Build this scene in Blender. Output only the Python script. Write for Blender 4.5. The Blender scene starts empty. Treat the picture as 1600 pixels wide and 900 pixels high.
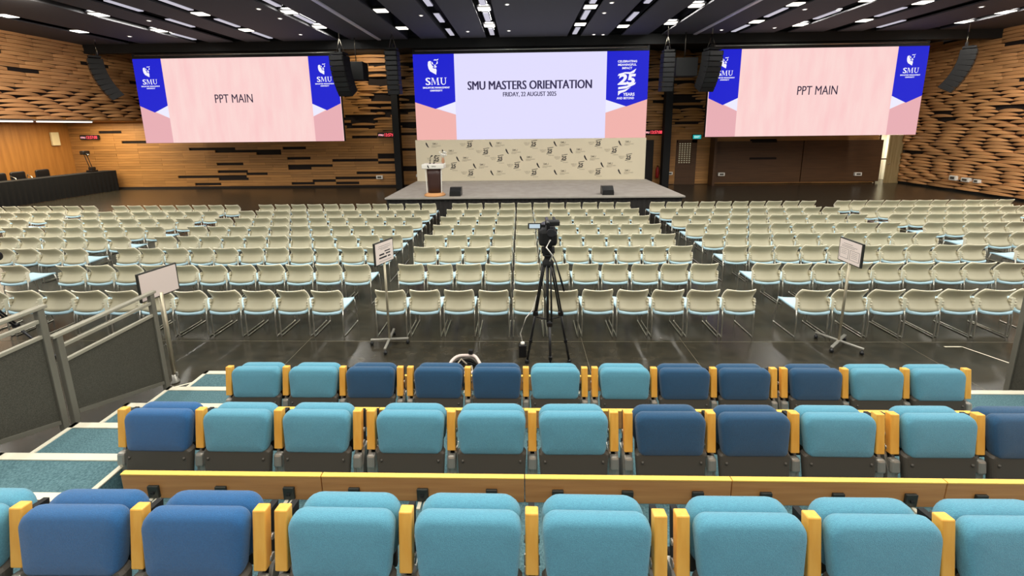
import bpy, bmesh, math, random
from mathutils import Vector, Matrix
random.seed(7)
S = bpy.context.scene
COL = S.collection
R_ = math.radians

# ---------------------------------------------------------------- camera, world, light, exposure
CAM_H = 3.22
F_PX, CY_PX = 600.0, 298.0
cam_d = bpy.data.cameras.new('camera')
cam = bpy.data.objects.new('camera', cam_d)
COL.objects.link(cam)
_p, _y, _r = R_(9.5), R_(-1.42), R_(-0.687)
_f = Vector((math.sin(_y)*math.cos(_p), math.cos(_y)*math.cos(_p), -math.sin(_p)))
_x = Vector((math.cos(_y), -math.sin(_y), 0)); _u = _x.cross(_f)
_x2 = _x*math.cos(_r) + _u*math.sin(_r); _u2 = -_x*math.sin(_r) + _u*math.cos(_r)
_m = Matrix((_x2, _u2, -_f)).transposed().to_4x4()
_m.translation = Vector((0, 0, CAM_H))
cam.matrix_world = _m
cam_d.sensor_fit = 'HORIZONTAL'; cam_d.sensor_width = 36
cam_d.lens = 36*F_PX/1600
cam_d.shift_y = -(450-CY_PX)/1600
cam_d.clip_start = 0.05; cam_d.clip_end = 200
S.camera = cam

def project(x, y, z):
    d = Vector((x, y, z-CAM_H)); w = d.dot(_f)
    return 800+F_PX*d.dot(_x2)/w, CY_PX-F_PX*d.dot(_u2)/w

S.view_settings.view_transform = 'Standard'
S.view_settings.look = 'None'
S.view_settings.exposure = 0.0
S.view_settings.gamma = 1.0
S.view_settings.use_curve_mapping = False

w = bpy.data.worlds.new('hall_air'); S.world = w; w.use_nodes = True
w.node_tree.nodes['Background'].inputs[0].default_value = (0.95, 0.97, 1.0, 1)
w.node_tree.nodes['Background'].inputs[1].default_value = 0.35

def area(name, loc, sx, sy, power, col=(1, .97, .9), rot=(0, 0, 0)):
    d = bpy.data.lights.new(name, 'AREA'); d.shape = 'RECTANGLE'
    d.size = sx; d.size_y = sy; d.energy = power; d.color = col
    o = bpy.data.objects.new(name, d); o.location = loc; o.rotation_euler = rot
    COL.objects.link(o)
    return o
# the lit lamps in the ceiling slots that run on over the seating, behind the picture's upper edge
SLOT_X = (-16.95, -13.9, -12.25, -10.6, -7.6, -4.57, -2.86, -1.17, 2.29, 4.02, 5.73, 8.95, 11.0, 13.05, 14.65, 17.25)
for sx in (-16.95, -12.25, -7.6, -2.86, -1.17, 2.29, 5.73, 8.95, 13.05, 17.25):
    area('ceiling_slot_lamp', (sx, 3.3, 6.97), .34, 14.6, 1050 if abs(sx) > 16 else 400)
for sx in (-13.9, -7.6, -1.17, 5.73, 11.0, 17.25):
    area('ceiling_slot_lamp', (sx, 14.6, 7.1), .3, 3.6, 200)
# added fill lamps tilted to brighten the timber block walls, and a small washer above the blocks by the black post
area('wall_wash_light', (14.65, 8.5, 6.9), .34, 6.0, 520, (1, .9, .76), (0, R_(-52), 0))
area('wall_wash_light', (-13.9, 8.5, 6.9), .34, 6.0, 520, (1, .9, .76), (0, R_(46), 0))
area('wall_wash_light', (-8.0, 19.3, 6.9), 2.0, .15, 70, (1, .84, .62), (R_(30), 0, 0))
area('alcove_lamp', (-22.0, 16.8, 3.66), 3.2, 7.0, 560, (1, .86, .62))

# ---------------------------------------------------------------- materials
def lin(c):
    if isinstance(c, str):
        c = [int(c[i:i+2], 16)/255 for i in (0, 2, 4)]
    return tuple(v/12.92 if v <= .04045 else ((v+.055)/1.055)**2.4 for v in c) + (1,)

def mat(name, col, rough=.5, metal=0.0, emit=0.0, spec=.5, noise=None, bump=None, island=0.0, coord='Object', sheen=0):
    """noise=(scale xyz, colour2, contrast lo, hi); bump=(scale, strength)"""
    m = bpy.data.materials.new(name); m.use_nodes = True
    nt = m.node_tree; b = nt.nodes['Principled BSDF']
    c = lin(col)
    b.inputs['Base Color'].default_value = c
    b.inputs['Roughness'].default_value = rough
    b.inputs['Metallic'].default_value = metal
    b.inputs['Specular IOR Level'].default_value = spec
    if sheen:
        b.inputs['Sheen Weight'].default_value = sheen
    if emit:
        b.inputs['Emission Color'].default_value = c
        b.inputs['Emission Strength'].default_value = emit
        b.inputs['Base Color'].default_value = (0.01, 0.01, 0.01, 1)
    src = None
    tc = nt.nodes.new('ShaderNodeTexCoord')
    if noise:
        sc, c2, lo, hi = noise
        mp = nt.nodes.new('ShaderNodeMapping'); mp.inputs['Scale'].default_value = sc
        nz = nt.nodes.new('ShaderNodeTexNoise'); nz.inputs['Scale'].default_value = 1; nz.inputs['Detail'].default_value = 5
        cr = nt.nodes.new('ShaderNodeValToRGB')
        cr.color_ramp.elements[0].position = lo; cr.color_ramp.elements[0].color = c
        cr.color_ramp.elements[1].position = hi; cr.color_ramp.elements[1].color = lin(c2)
        nt.links.new(tc.outputs[coord], mp.inputs[0]); nt.links.new(mp.outputs[0], nz.inputs['Vector'])
        nt.links.new(nz.outputs['Fac'], cr.inputs[0]); src = cr.outputs[0]
    if island:
        g = nt.nodes.new('ShaderNodeNewGeometry')
        mr = nt.nodes.new('ShaderNodeMapRange')
        mr.inputs['To Min'].default_value = 1-island; mr.inputs['To Max'].default_value = 1+island*.6
        nt.links.new(g.outputs['Random Per Island'], mr.inputs[0])
        hv = nt.nodes.new('ShaderNodeHueSaturation')
        hv.inputs['Color'].default_value = c
        if src: nt.links.new(src, hv.inputs['Color'])
        nt.links.new(mr.outputs[0], hv.inputs['Value']); src = hv.outputs[0]
    if src: nt.links.new(src, b.inputs['Emission Color' if emit else 'Base Color'])
    if bump:
        n2 = nt.nodes.new('ShaderNodeTexNoise'); n2.inputs['Scale'].default_value = bump[0]; n2.inputs['Detail'].default_value = 3
        bp = nt.nodes.new('ShaderNodeBump'); bp.inputs['Strength'].default_value = bump[1]; bp.inputs['Distance'].default_value = .01
        nt.links.new(tc.outputs[coord], n2.inputs['Vector'])
        nt.links.new(n2.outputs['Fac'], bp.inputs['Height']); nt.links.new(bp.outputs[0], b.inputs['Normal'])
    return m

M = {}
M['floor'] = mat('polished_dark_concrete', '2b2820', .25, noise=((5, 9, 1), '413b2f', .38, .85), bump=(3, .03))
M['ceiling'] = mat('dark_ceiling_panel', '454548', .8)
M['slot'] = mat('ceiling_slot_black', '0c0c0d', .8)
M['black'] = mat('matt_black', '090909', .75)
M['blackgloss'] = mat('satin_black', '141416', .35)
M['blackcloth'] = mat('black_cloth', '090909', .95, bump=(60, .2))
M['skirt'] = mat('charcoal_skirt_cloth', '2a2725', .9, bump=(80, .2))
M['wallwood'] = mat('oak_wall_board', '9c6d39', .55, noise=((1.2, 1.2, 26), 'b58349', .3, .7), island=.22)
M['blockwood'] = mat('walnut_wall_block', 'c48a55', .6, noise=((1, 1, 22), 'd6a069', .3, .7), island=.2)
M['veneer'] = mat('oak_veneer_vertical', 'b37b3a', .5, noise=((7, 7, .5), 'a06a30', .35, .65))
M['recess'] = mat('dark_wall_recess', '1a100b', .9)
M['panelwood'] = mat('brown_wall_panel', '4a3018', .6, noise=((1, 1, 14), '573a1f', .3, .7))
M['stage'] = mat('stage_carpet', '9d968c', .95, noise=((3, 3, 3), 'a59e94', .4, .6), bump=(150, .2))
M['chairback'] = mat('beige_grey_plastic_mesh', 'bdb597', .55, noise=((2, 2, 2), 'c4bda2', .4, .6))
M['chairrim'] = mat('pale_plastic_edge', 'ebe4cc', .45)
M['chairseat'] = mat('pale_blue_seat', 'b7d9e6', .7, bump=(200, .1))  # one pale blue over the whole seat
M['chrome'] = mat('chrome_rod', 'd6d2c6', .3, metal=1)
M['darkchrome'] = mat('dark_steel', '6e6a60', .3, metal=1)
M['turq'] = mat('turquoise_wool', '5b9db2', .95, noise=((160, 160, 160), '5390a6', .35, .65), bump=(350, .5), sheen=.2)
M['navy'] = mat('navy_wool', '245f94', .95, noise=((160, 160, 160), '1f5584', .35, .65), bump=(350, .5), sheen=.2)
M['dkblue'] = mat('dark_blue_wool', '1c4d70', .95, noise=((160, 160, 160), '1b4464', .35, .65), bump=(350, .5), sheen=.2)
M['shell'] = mat('dark_grey_plastic', '4b463e', .55)
M['castmetal'] = mat('cast_aluminium', 'b3afa5', .35, metal=.6)
M['armwood'] = mat('honey_beech', 'f6bb57', .4, noise=((30, 30, 3), 'eeab46', .35, .65))
M['boardwood'] = mat('oak_board', 'c68f55', .45, noise=((1.5, 20, 26), 'ad7540', .3, .7))
M['boardedge'] = mat('lit_oak_edge', 'e2b650', .45)  # plywood top edge, the light falling on it painted into the yellow
M['bracket'] = mat('dark_bracket', '33342f', .5, metal=.4)
M['carpet'] = mat('blue_grey_carpet', '5f8287', .98, noise=((90, 90, 90), '3f5f67', .35, .65), bump=(220, .6))
M['nosing'] = mat('cream_nosing', 'd9d2bc', .6)
M['railmetal'] = mat('warm_grey_rail_paint', '79766a', .4, metal=.4)
M['railmesh'] = mat('perforated_grey_sheet', '56544a', .5, metal=.3, noise=((240, 240, 240), '403e36', .45, .55))
M['polemetal'] = mat('brushed_bronze_steel', 'aba28b', .35, metal=.6)
M['railtop'] = mat('lit_grey_rail_paint', '9c9888', .35, metal=.3)  # same rail paint made lighter, light on the rails put into the colour
M['white'] = mat('white_plastic', 'e8e4da', .5)
M['backdrop'] = mat('cream_backdrop_fabric', 'ddd2b8', .85)
M['ink'] = mat('dark_print', '2d2a2c', .8)
M['inkgrey'] = mat('grey_print', '968d7c', .8)
M['brownwood'] = mat('dark_brown_lectern', '3a211b', .4)
M['lightwood'] = mat('pale_wood_base', 'd69b62', .5)
M['paper'] = mat('paper_sheet', 'e6d8d0', .7)
M['pink_sign'] = mat('blank_sign_face', 'cfc0b8', .6)
M['red'] = mat('red_paint', 'a3201c', .4)
M['lamp'] = mat('lit_diffuser', 'fff8ea', emit=2.6)
M['lamp2'] = mat('lit_diffuser_cool', 'd9d6e4', emit=.75)
M['lamp_al'] = mat('lit_alcove_tube', 'fff4e0', emit=2.5)
M['dot'] = mat('lit_downlight', 'fffaf0', emit=2.0)
M['rail_light'] = mat('grey_track', 'd0ccd4', .4)  # grey lightened so the colour carries the track's reflected light
M['led_red'] = mat('red_led_digits', 'ff4a58', emit=1.6)
M['led_pink'] = mat('pink_led_digits', 'ffb0b8', emit=1.2)
M['exit'] = mat('lit_exit_face', '25b3b0', emit=.9)
M['exitw'] = mat('lit_exit_letters', 'd5fbf5', emit=1.0)
M['lcd'] = mat('lit_lcd', 'c9dbe6', emit=.9)
M['pane'] = mat('lit_lattice_pane', 'cbbf9b', emit=.4)
M['corridor'] = mat('corridor_white', 'f1ecda', .8)
def em(name, c, s=1.0, noise=None): return mat(name, c, emit=s, rough=1, spec=0, noise=noise)
M['s_white'] = em('screen_lilac_white', 'e2deff')
M['s_blue'] = em('screen_blue', '2124cf')
M['s_pink'] = em('screen_salmon', 'f1b3ad')
M['s_pink2'] = em('screen_dusty_pink', 'e8afb5')
M['s_pale'] = em('screen_pale_pink', 'fcd8d4', noise=((2.5, 1, .5), 'fbcccb', .35, .7))
M['s_tri'] = em('screen_triangle', 'eeecff')
M['s_logo'] = em('screen_logo_white', 'f6f4ff')
M['s_text'] = em('screen_dark_text', '3c3656')
M['s_text2'] = em('screen_dark_text_warm', '3a3145')

# ---------------------------------------------------------------- mesh helpers
class MB:
    def __init__(self): self.bm = bmesh.new()
    def box(self, c, s, rot=None, bev=0, mi=0):
        r = bmesh.ops.create_cube(self.bm, size=1)
        vs = r['verts']
        for v in vs: v.co = Vector((v.co.x*s[0], v.co.y*s[1], v.co.z*s[2]))
        if bev:
            es = list({e for v in vs for e in v.link_edges})
            rb = bmesh.ops.bevel(self.bm, geom=es, offset=bev, segments=2, profile=.5, affect='EDGES')
            vs = list({v for f in rb['faces'] for v in f.verts} | {v for v in vs if v.is_valid})
            vs = self._island(vs[0])
        mt = Matrix.Translation(Vector(c))
        if rot: mt = mt @ (rot if isinstance(rot, Matrix) else Matrix.Rotation(rot, 4, 'Z'))
        bmesh.ops.transform(self.bm, matrix=mt, verts=vs)
        if mi:
            for f in {f for v in vs for f in v.link_faces}: f.material_index = mi
        return self
    def _island(self, v0):
        seen = {v0}; st = [v0]
        while st:
            v = st.pop()
            for e in v.link_edges:
                o = e.other_vert(v)
                if o not in seen: seen.add(o); st.append(o)
        return list(seen)
    def tube(self, pts, r, n=8, cap=True, mi=0):
        pts = [Vector(p) for p in pts]; rings = []
        for i, p in enumerate(pts):
            a = pts[max(i-1, 0)]; b = pts[min(i+1, len(pts)-1)]
            t = (b-a).normalized()
            ref = Vector((0, 0, 1)) if abs(t.z) < .95 else Vector((1, 0, 0))
            s = t.cross(ref).normalized(); q = s.cross(t)
            rr = r[i] if isinstance(r, (list, tuple)) else r
            rings.append([self.bm.verts.new(p+(s*math.cos(2*math.pi*k/n)+q*math.sin(2*math.pi*k/n))*rr) for k in range(n)])
        for a, b in zip(rings, rings[1:]):
            for k in range(n):
                f = self.bm.faces.new((a[k], a[(k+1) % n], b[(k+1) % n], b[k])); f.smooth = True; f.material_index = mi
        if cap:
            self.bm.faces.new(rings[0][::-1]).material_index = mi; self.bm.faces.new(rings[-1]).material_index = mi
        return self
    def loft(self, rings, smooth=True, cap=True, mi=0):
        rs = [[self.bm.verts.new(p) for p in r] for r in rings]; n = len(rs[0])
        for a, b in zip(rs, rs[1:]):
            for k in range(n):
                f = self.bm.faces.new((a[k], a[(k+1) % n], b[(k+1) % n], b[k])); f.smooth = smooth; f.material_index = mi
        if cap:
            for r in (rs[0][::-1], rs[-1]):
                f = self.bm.faces.new(r); f.smooth = smooth; f.material_index = mi
        return self
    def lathe(self, prof, c=(0, 0, 0), n=20, mi=0):
        return self.loft([[(c[0]+r*math.cos(2*math.pi*k/n), c[1]+r*math.sin(2*math.pi*k/n), c[2]+z) for k in range(n)] for r, z in prof], mi=mi)
    def prism(self, poly, d, fn, mi=0):
        """poly (a,b) list, extruded d; fn(a,b,t)->xyz with t in 0..d"""
        A = [self.bm.verts.new(fn(a, b, 0)) for a, b in poly]; B = [self.bm.verts.new(fn(a, b, d)) for a, b in poly]
        n = len(poly)
        fs = [self.bm.faces.new(A), self.bm.faces.new(B[::-1])]
        for k in range(n): fs.append(self.bm.faces.new((A[k], B[k], B[(k+1) % n], A[(k+1) % n])))
        for f in fs: f.material_index = mi
        return self
    def quad(self, pts, mi=0):
        f = self.bm.faces.new([self.bm.verts.new(p) for p in pts]); f.material_index = mi; return self
    def grid(self, fn, nu, nv, mi=0, smooth=True):
        vs = [[self.bm.verts.new(fn(i/nu, j/nv)) for j in range(nv+1)] for i in range(nu+1)]
        for i in range(nu):
            for j in range(nv):
                f = self.bm.faces.new((vs[i][j], vs[i+1][j], vs[i+1][j+1], vs[i][j+1])); f.smooth = smooth; f.material_index = mi
        return self
    def mesh(self, name, mats):
        bmesh.ops.recalc_face_normals(self.bm, faces=self.bm.faces)
        me = bpy.data.meshes.new(name); self.bm.to_mesh(me); self.bm.free()
        for m in (mats if isinstance(mats, (list, tuple)) else [mats]): me.materials.append(m)
        return me
    def build(self, name, mats, parent=None, label=None, loc=(0, 0, 0)):
        o = bpy.data.objects.new(name, self.mesh(name, mats)); COL.objects.link(o); o.location = loc
        if parent: o.parent = parent
        if label: o['label'] = label
        return o

def tag(o, label, cat, group=None, kind=None):
    o['label'] = label; o['category'] = cat
    if group: o['group'] = group
    if kind: o['kind'] = kind
    return o
def struct(o): o['kind'] = 'structure'; return o
def empty(name, loc=(0, 0, 0), rz=0):
    o = bpy.data.objects.new(name, None); o.empty_display_size = .1
    o.location = loc; o.rotation_euler = (0, 0, rz); COL.objects.link(o); return o
CH = {}
def copy_tree(o, parent=None):
    c = o.copy(); COL.objects.link(c)
    if parent: c.parent = parent
    for ch in [x for x in o.children]: copy_tree(ch, c)
    return c
def rrect(w, h, r, n=6, rb=None):
    pts = []
    q = r if rb is None else rb
    for cx, cy, a0, r in ((w/2-r, h/2-r, 0, r), (-w/2+r, h/2-r, 90, r), (-w/2+q, -h/2+q, 180, q), (w/2-q, -h/2+q, 270, q)):
        for k in range(n+1):
            a = R_(a0+90*k/n); pts.append((cx+r*math.cos(a), cy+r*math.sin(a)))
    return pts
def cushion(mb, w, h, t, r, fn, mi=0, soft=.03, taper=0.0, rb=None):
    """padded slab: rounded outline in (a,b), thickness along c; fn(a,b,c)->xyz"""
    big = min(.16, min(w, h)*.42); mid = big*.6
    prof = [(big, -t/2-.006), (mid, -t/2-.003), (soft, -t/2), (soft*.45, -t/2+soft*.25), (soft*.1, -t/2+soft*.75), (0, 0),
            (soft*.1, t/2-soft*.75), (soft*.45, t/2-soft*.25), (soft, t/2), (mid, t/2+.003), (big, t/2+.006)]
    rings = []
    for d, c in prof:
        rings.append([fn(a*(1-taper*(.5-b/h)), b, c) for a, b in rrect(w-2*d, h-2*d, max(r-d*.8, .012), rb=None if rb is None else max(rb-d*.8, .01))])
    return mb.loft(rings, mi=mi)
def text_mesh(body, fn, width=None, height=None, bold=0.0, align='CENTER', mi=0, mb=None, spacing=1.0, heavy=0.0):
    if heavy:
        for q in (-heavy, heavy): text_mesh(body, (lambda q: lambda a, b: fn(a+q, b))(q), width, height, 0, align, mi, mb, spacing)
        bold = 0
    """lettering as flat polygons, cap height or width fitted, centred; fn(a,b)->xyz"""
    cu = bpy.data.curves.new('t', 'FONT'); cu.body = body; cu.align_x = align; cu.size = 1; cu.offset = bold; cu.resolution_u = 3
    cu.space_character = spacing
    ob = bpy.data.objects.new('t', cu); COL.objects.link(ob)
    dg = bpy.context.evaluated_depsgraph_get()
    me = bpy.data.meshes.new_from_object(ob.evaluated_get(dg))
    bpy.data.objects.remove(ob); bpy.data.curves.remove(cu)
    xs = [v.co.x for v in me.vertices]; ys = [v.co.y for v in me.vertices]
    x0, x1, y0, y1 = min(xs), max(xs), min(ys), max(ys)
    sx = width/(x1-x0) if width else None; sy = height/(y1-y0) if height else None
    sx = sx or sy; sy = sy or sx
    vs = [mb.bm.verts.new(fn((v.co.x-(x0+x1)/2)*sx, (v.co.y-(y0+y1)/2)*sy)) for v in me.vertices]
    for p in me.polygons:
        try:
            f = mb.bm.faces.new([vs[i] for i in p.vertices]); f.material_index = mi
        except ValueError: pass
    bpy.data.meshes.remove(me)
    return (x1-x0)*sx, (y1-y0)*sy
ORD = ['first', 'second', 'third', 'fourth', 'fifth', 'sixth', 'seventh', 'eighth', 'ninth', 'tenth', 'eleventh', 'twelfth', 'thirteenth']

# ---------------------------------------------------------------- the hall shell
XL, XR, YB, ZC = -19.4, 20.2, 20.9, 7.0
XA, ZA = -25.0, 3.72          # alcove wall and its ceiling
YF = -10.0
struct(MB().box(((XA+XR)/2-1, (YF+YB)/2+1, -.05), (XR-XA+4, YB-YF+4, .1)).build('floor', M['floor']))
mb = MB()
mb.box((0, 5.37, .0005), (36, .008, .002))
for x in (-6.6, -3.3, 0.9, 2.4, 5.6, 8.9): mb.box((x, 4.9, .0005), (.006, 1.2, .002))
struct(mb.build('floor_joints', mat('floor_joint_filler', '6b6554', .5)))
# ceiling: panels between the slots, a black deck above them
cb = MB()
edges = [XL-1] + [e for x in SLOT_X for e in (x-.29, x+.29)] + [XR+.5]
for a, b in zip(edges[::2], edges[1::2]): cb.box(((a+b)/2, (17.35+YF)/2, ZC+.06), (b-a, 17.35-YF, .12))
struct(cb.build('ceiling', M['ceiling']))
struct(MB().box(((XL+XR)/2, (YF+YB)/2, ZC+.62), (XR-XL+3, YB-YF+1, .1)).build('ceiling_deck', M['slot']))
mb = MB()
for x in SLOT_X:
    for s in (-1, 1): mb.box((x+s*.3, (17.35+YF)/2, ZC+.3), (.02, 17.35-YF, .5))
struct(mb.build('ceiling_slot_sides', M['slot']))
# black header that hangs over the screens
struct(MB().box(((XL+XR)/2, 17.5, 6.84), (XR-XL+1, .25, .42)).box(((XL+XR)/2, 19.2, 7.08), (XR-XL+1, 3.4, .1)).build('trim_1', M['black']))

# back wall: courses of oak boards with dark recesses
ROW = .14
SLOTS_PX = []
def back_wall():
    mb = MB(); ref = MB()
    given = [(-23.3,-22.0,3.1),(-22.1,-20.6,2.6),(-18.35,-15.75,2.2),(-16.9,-13.2,2.08),(-16.9,-15.4,1.35),(-19.2,-17.4,.68),(-17.4,-15.3,.68),(-16.9,-15.2,.9),(-16.9,-15.2,.55),(-15.3,-14.1,.85),(-18.3,-16.8,.3),
        (-14.6,-13.2,1.95),(-13.1,-11.8,2.25),(-12.9,-11.6,1.6),(-12.9,-11.6,1.1),(-12.9,-10.4,1.2),(-10.4,-7.85,1.5),(-7.85,-6.7,1.75),(-7.85,-6.7,1.6),(-7.85,-6.7,1.35),(-9.1,-6.7,.75),(-10.3,-7.8,.55),(-11.6,-10.3,.4),(-12.8,-11.5,.25),(-10.3,-9.0,.25),
        (-9.2,-7.8,3.6),(-9.2,-7.9,3.25),(-9.2,-7.8,2.75),(-6.5,-5.5,3.5),(-6.5,-5.5,2.9),(-6.5,-5.5,2.0),(-6.5,-5.5,1.1),(-6.5,-5.5,.95),(-8.0,-6.8,4.75),(-8.1,-6.8,5.6),(-8.1,-6.8,5.72),(-8.2,-6.6,4.4),
        (12.2,13.6,2.3),(12.1,13.5,1.35),(7.4,9.0,4.7),(9.2,10.6,5.2),(8.0,9.6,4.2)]
    nrow = int(7.05/ROW)
    for k in range(nrow):
        z0 = k*ROW+.02; zc = z0+ROW/2
        gaps = [(a, b) for a, b, z in given if k == int((z-.02)/ROW)]
        if zc > 3.2:
            x = -19
            while x < 20:
                x += random.uniform(3, 16); gaps.append((x, x+random.choice((1.25, 1.25, 2.5))))
        # doors: no boards there
        if zc < 2.42: gaps += [(6.55, 7.12), (8.32, 9.42)]
        if zc < 2.62: gaps += [(18.95, 20.15)]
        gaps.sort()
        x = XA if zc < 3.9 else XL-.6
        segs = []
        for a, b in gaps:
            if a > x: segs.append((x, a))
            x = max(x, b)
        if x < XR+.3: segs.append((x, XR+.3))
        for a, b in segs:
            while a < b-.01:
                L = min(b-a, random.choice((1.25, 1.25, 2.5)))
                if b-a-L < .3: L = b-a
                upper = zc > 3.0 and -9.6 < a < 11
                if upper:
                    bulge(mb, a, L, z0, random.uniform(.03, .16), end=random.uniform(.3, .95))
                else:
                    d = random.uniform(.05, .058)
                    mb.box((a+L/2, YB-d/2+.05, zc), (L-.004, d, ROW-.008))
                a += L
    o = mb.build('wall_back', M['wallwood']); struct(o)
    s = MB()
    for x0, x1, z0, z1 in ((XA, 18.95, 2.6, 7.3), (XA, 6.55, 0, 2.6), (7.12, 8.32, 0, 2.6), (9.42, 18.95, 0, 2.6), (18.95, 20.5, 2.6, 7.3), (6.55, 9.42, 2.42, 2.6)):
        s.box(((x0+x1)/2, YB+.1, (z0+z1)/2), (x1-x0, .06, z1-z0))
    struct(s.build('wall_back_core', M['recess']))
def bulge(mb, a, L, z0, amp, fn=None, h=ROW, n=8, end=.55):
    fn = fn or (lambda s, p, z: (s, YB+.02-p, z))
    rings = []
    for i in range(n+1):
        t = -1+2*i/n
        p = .03+amp*max(0.0, math.cos(t*math.pi/2))**.8
        s = a+.003+(L-.006)*i/n
        zt = z0+(h-.012)*(end+(1-end)*max(0.0, math.cos(t*math.pi/2))**.75)
        rings.append([fn(s, -.02, z0), fn(s, p, z0), fn(s, p, zt), fn(s, -.02, zt)])
    mb.loft(rings, smooth=False)
back_wall()

def block_wall(name, X, sgn, y0, y1, z0, z1, ampfn, core_z):
    mb = MB(); h = .15; k = 0; z = z0
    fn = lambda s, p, zz: (X+sgn*p, s, zz)
    while z < z1-.02:
        y = y0+random.uniform(-1.1, 0)
        while y < y1:
            L = random.choice((.8, 1.0, 1.2))
            a = max(y, y0); b = min(y+L, y1)
            if b-a > .1:
                if random.random() < .035: pass
                else:
                    am = ampfn(z)
                    bulge(mb, a, b-a, z, am*random.uniform(.5, 1.0), fn, h, 10, random.uniform(.08, .5) if am > .1 else random.uniform(.75, .95))
            y += L
        z += h; k += 1
    struct(mb.build(name, M['blockwood']))
    struct(MB().box((X-sgn*.08, (y0+y1)/2, (core_z+z1)/2), (.12, y1-y0, z1-core_z)).build(name+'_core', M['recess']))
block_wall('wall_right', XR, -1, 8.0, YB, .12, 6.95, lambda z: .17 if z < 3.4 else (.11 if z < 4.6 else .045), 0)
block_wall('wall_left', XL, 1, 8.0, YB-.1, ZA+.02, 6.95, lambda z: .15 if z < 4.8 else .05, ZA)
struct(MB().box((XR-.03, 14.4, .06), (.05, 13, .12)).build('baseboard_right', M['black']))
struct(MB().box(((XA+6.5)/2, YB-.03, .05), (6.5-XA, .05, .12)).build('baseboard_back', M['recess']))
# alcove under the block wall
struct(MB().box((XA-.05, 13.5, ZA/2), (.1, 15, ZA)).build('wall_alcove', M['veneer']))
struct(MB().box(((XA+XL)/2-.1, 13.5, ZA+.06), (XL-XA+.3, 15, .1)).build('ceiling_alcove', M['veneer']))
for i, (y0, y1) in enumerate(((8.2, 10.6), (11.2, 13.9), (14.15, 15.2), (15.35, 17.35))):
    t = empty('tube_light', (XL-.18, (y0+y1)/2, ZA-.05))
    MB().box((0, 0, .02), (.2, y1-y0, .05)).build('housing', M['white'], t)
    MB().box((0, 0, -.03), (.14, y1-y0-.04, .05), bev=.015).build('diffuser', M['lamp_al'], t)
    tag(t, ['', '', 'short linear lamp under the timber block wall, at the picture edge', 'long linear lamp under the timber block wall beside the speaker'][i] or 'linear lamp under the block wall, %s along the alcove edge' % ORD[i], 'lamp', 'linear lamps over the alcove')
# vertical black posts
struct(MB().box((-6.52, 20.3, 3.5), (.34, .34, 7.0)).build('trim_2', M['black']))
struct(MB().box((7.55, 20.3, 3.5), (.36, .34, 7.0)).build('trim_3', M['black']))
# brown panelling below the exit-side screen
mb = MB()
mb.box((12.6, YB-.06, 1.2), (4.7, .06, 2.2)).box((17.05, YB-.06, 1.2), (4.1, .06, 2.2))
mb.box((10.15, YB-.3, 1.25), (.12, .5, 2.5))
struct(mb.build('trim_4', M['panelwood']))
for x in (12.85, 12.8):
    pass
struct(MB().box((12.9, YB-.1, 2.28), (1.3, .03, .12)).build('trim_5', M['recess']))
struct(MB().box((12.9, YB-.1, 1.38), (1.4, .03, .11)).build('trim_6', M['recess']))

# doors
d = MB().box((6.83, YB-.02, 1.21), (.56, .05, 2.42)).build('door_1', mat('dark_door', '1c120c', .6)); struct(d)
d = MB().box((8.87, YB+.0, .55), (1.08, .05, 1.1)).box((8.36, YB, 1.2), (.08, .06, 2.4)).box((9.27, YB, 1.2), (.28, .06, 2.4)).box((8.87, YB, 2.33), (1.08, .06, .16)).build('door_2', M['panelwood']); struct(d)
mb = MB()
for i in range(5):
    for j in range(10): mb.box((8.46+i*.135+.06, YB+.0, 1.14+j*.112+.05), (.07, .02, .055))
p = mb.build('window_1', M['pane']); struct(p)
struct(MB().box((8.87, YB+.03, 1.7), (.95, .03, 1.2)).build('door_2_lattice', M['panelwood']))
# open door at the far corner and the bright corridor behind it
t = MB().box((19.78, YB-.06, 1.27), (.74, .06, 2.54)).build('door_3', mat('grey_oak_door', 'a38d64', .5, noise=((12, 12, .8), '8a744c', .35, .65))); struct(t)
h = MB().tube([(19.46, YB-.1, 1.0), (19.46, YB-.16, 1.03), (19.56, YB-.16, 1.05)], .015).build('door_handle', M['chrome'], t)
mb = MB().box((19.4, 22.3, 1.4), (2.6, .05, 2.8)).box((18.3, 21.7, 1.4), (.05, 1.3, 2.8)).box((20.6, 21.7, 1.4), (.05, 1.3, 2.8)).box((19.4, 21.7, 2.8), (2.6, 1.3, .05))
struct(mb.build('wall_corridor', M['corridor']))
struct(MB().box((18.97, YB-.02, 1.3), (.05, .05, 2.6)).box((19.2, YB, 1.28), (.44, .08, .06)).build('trim_7', M['panelwood']))
area('corridor_lamp', (19.3, 21.7, 2.7), .5, .5, 60, (1, .97, .88))

# ---------------------------------------------------------------- tiers and aisle steps
TX0, TX1 = -2.98, 5.62
STEP_Y = (4.41, 3.905, 3.45, 3.01, 2.525, 2.07)      # far edges of z = .15, .30 ... .90
tier_col = [M['carpet'], M['nosing'], M['shell']]
def tier(name, x0, x1, y0, y1, z):
    mb = MB()
    mb.box(((x0+x1)/2, (y0+y1)/2, z/2), (x1-x0, y1-y0, z))
    for a, b in ((x0, -2.66), (4.35, x1)): mb.box(((a+b)/2, y1-.03, z+.002), (b-a, .06, .012), mi=1)
    for x in (x0+.02, x1-.02): mb.box((x, (y0+y1)/2, z+.002), (.04, y1-y0, .012), mi=1)
    return struct(mb.build(name, tier_col))
tier('floor_tier_front', -4.08, TX1, 3.01, 3.905, .30)
tier('floor_tier_middle', -4.08, TX1, 2.07, 3.01, .60)
tier('floor_tier_rear', -4.08, TX1, 0.6, 2.07, .90)
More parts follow.
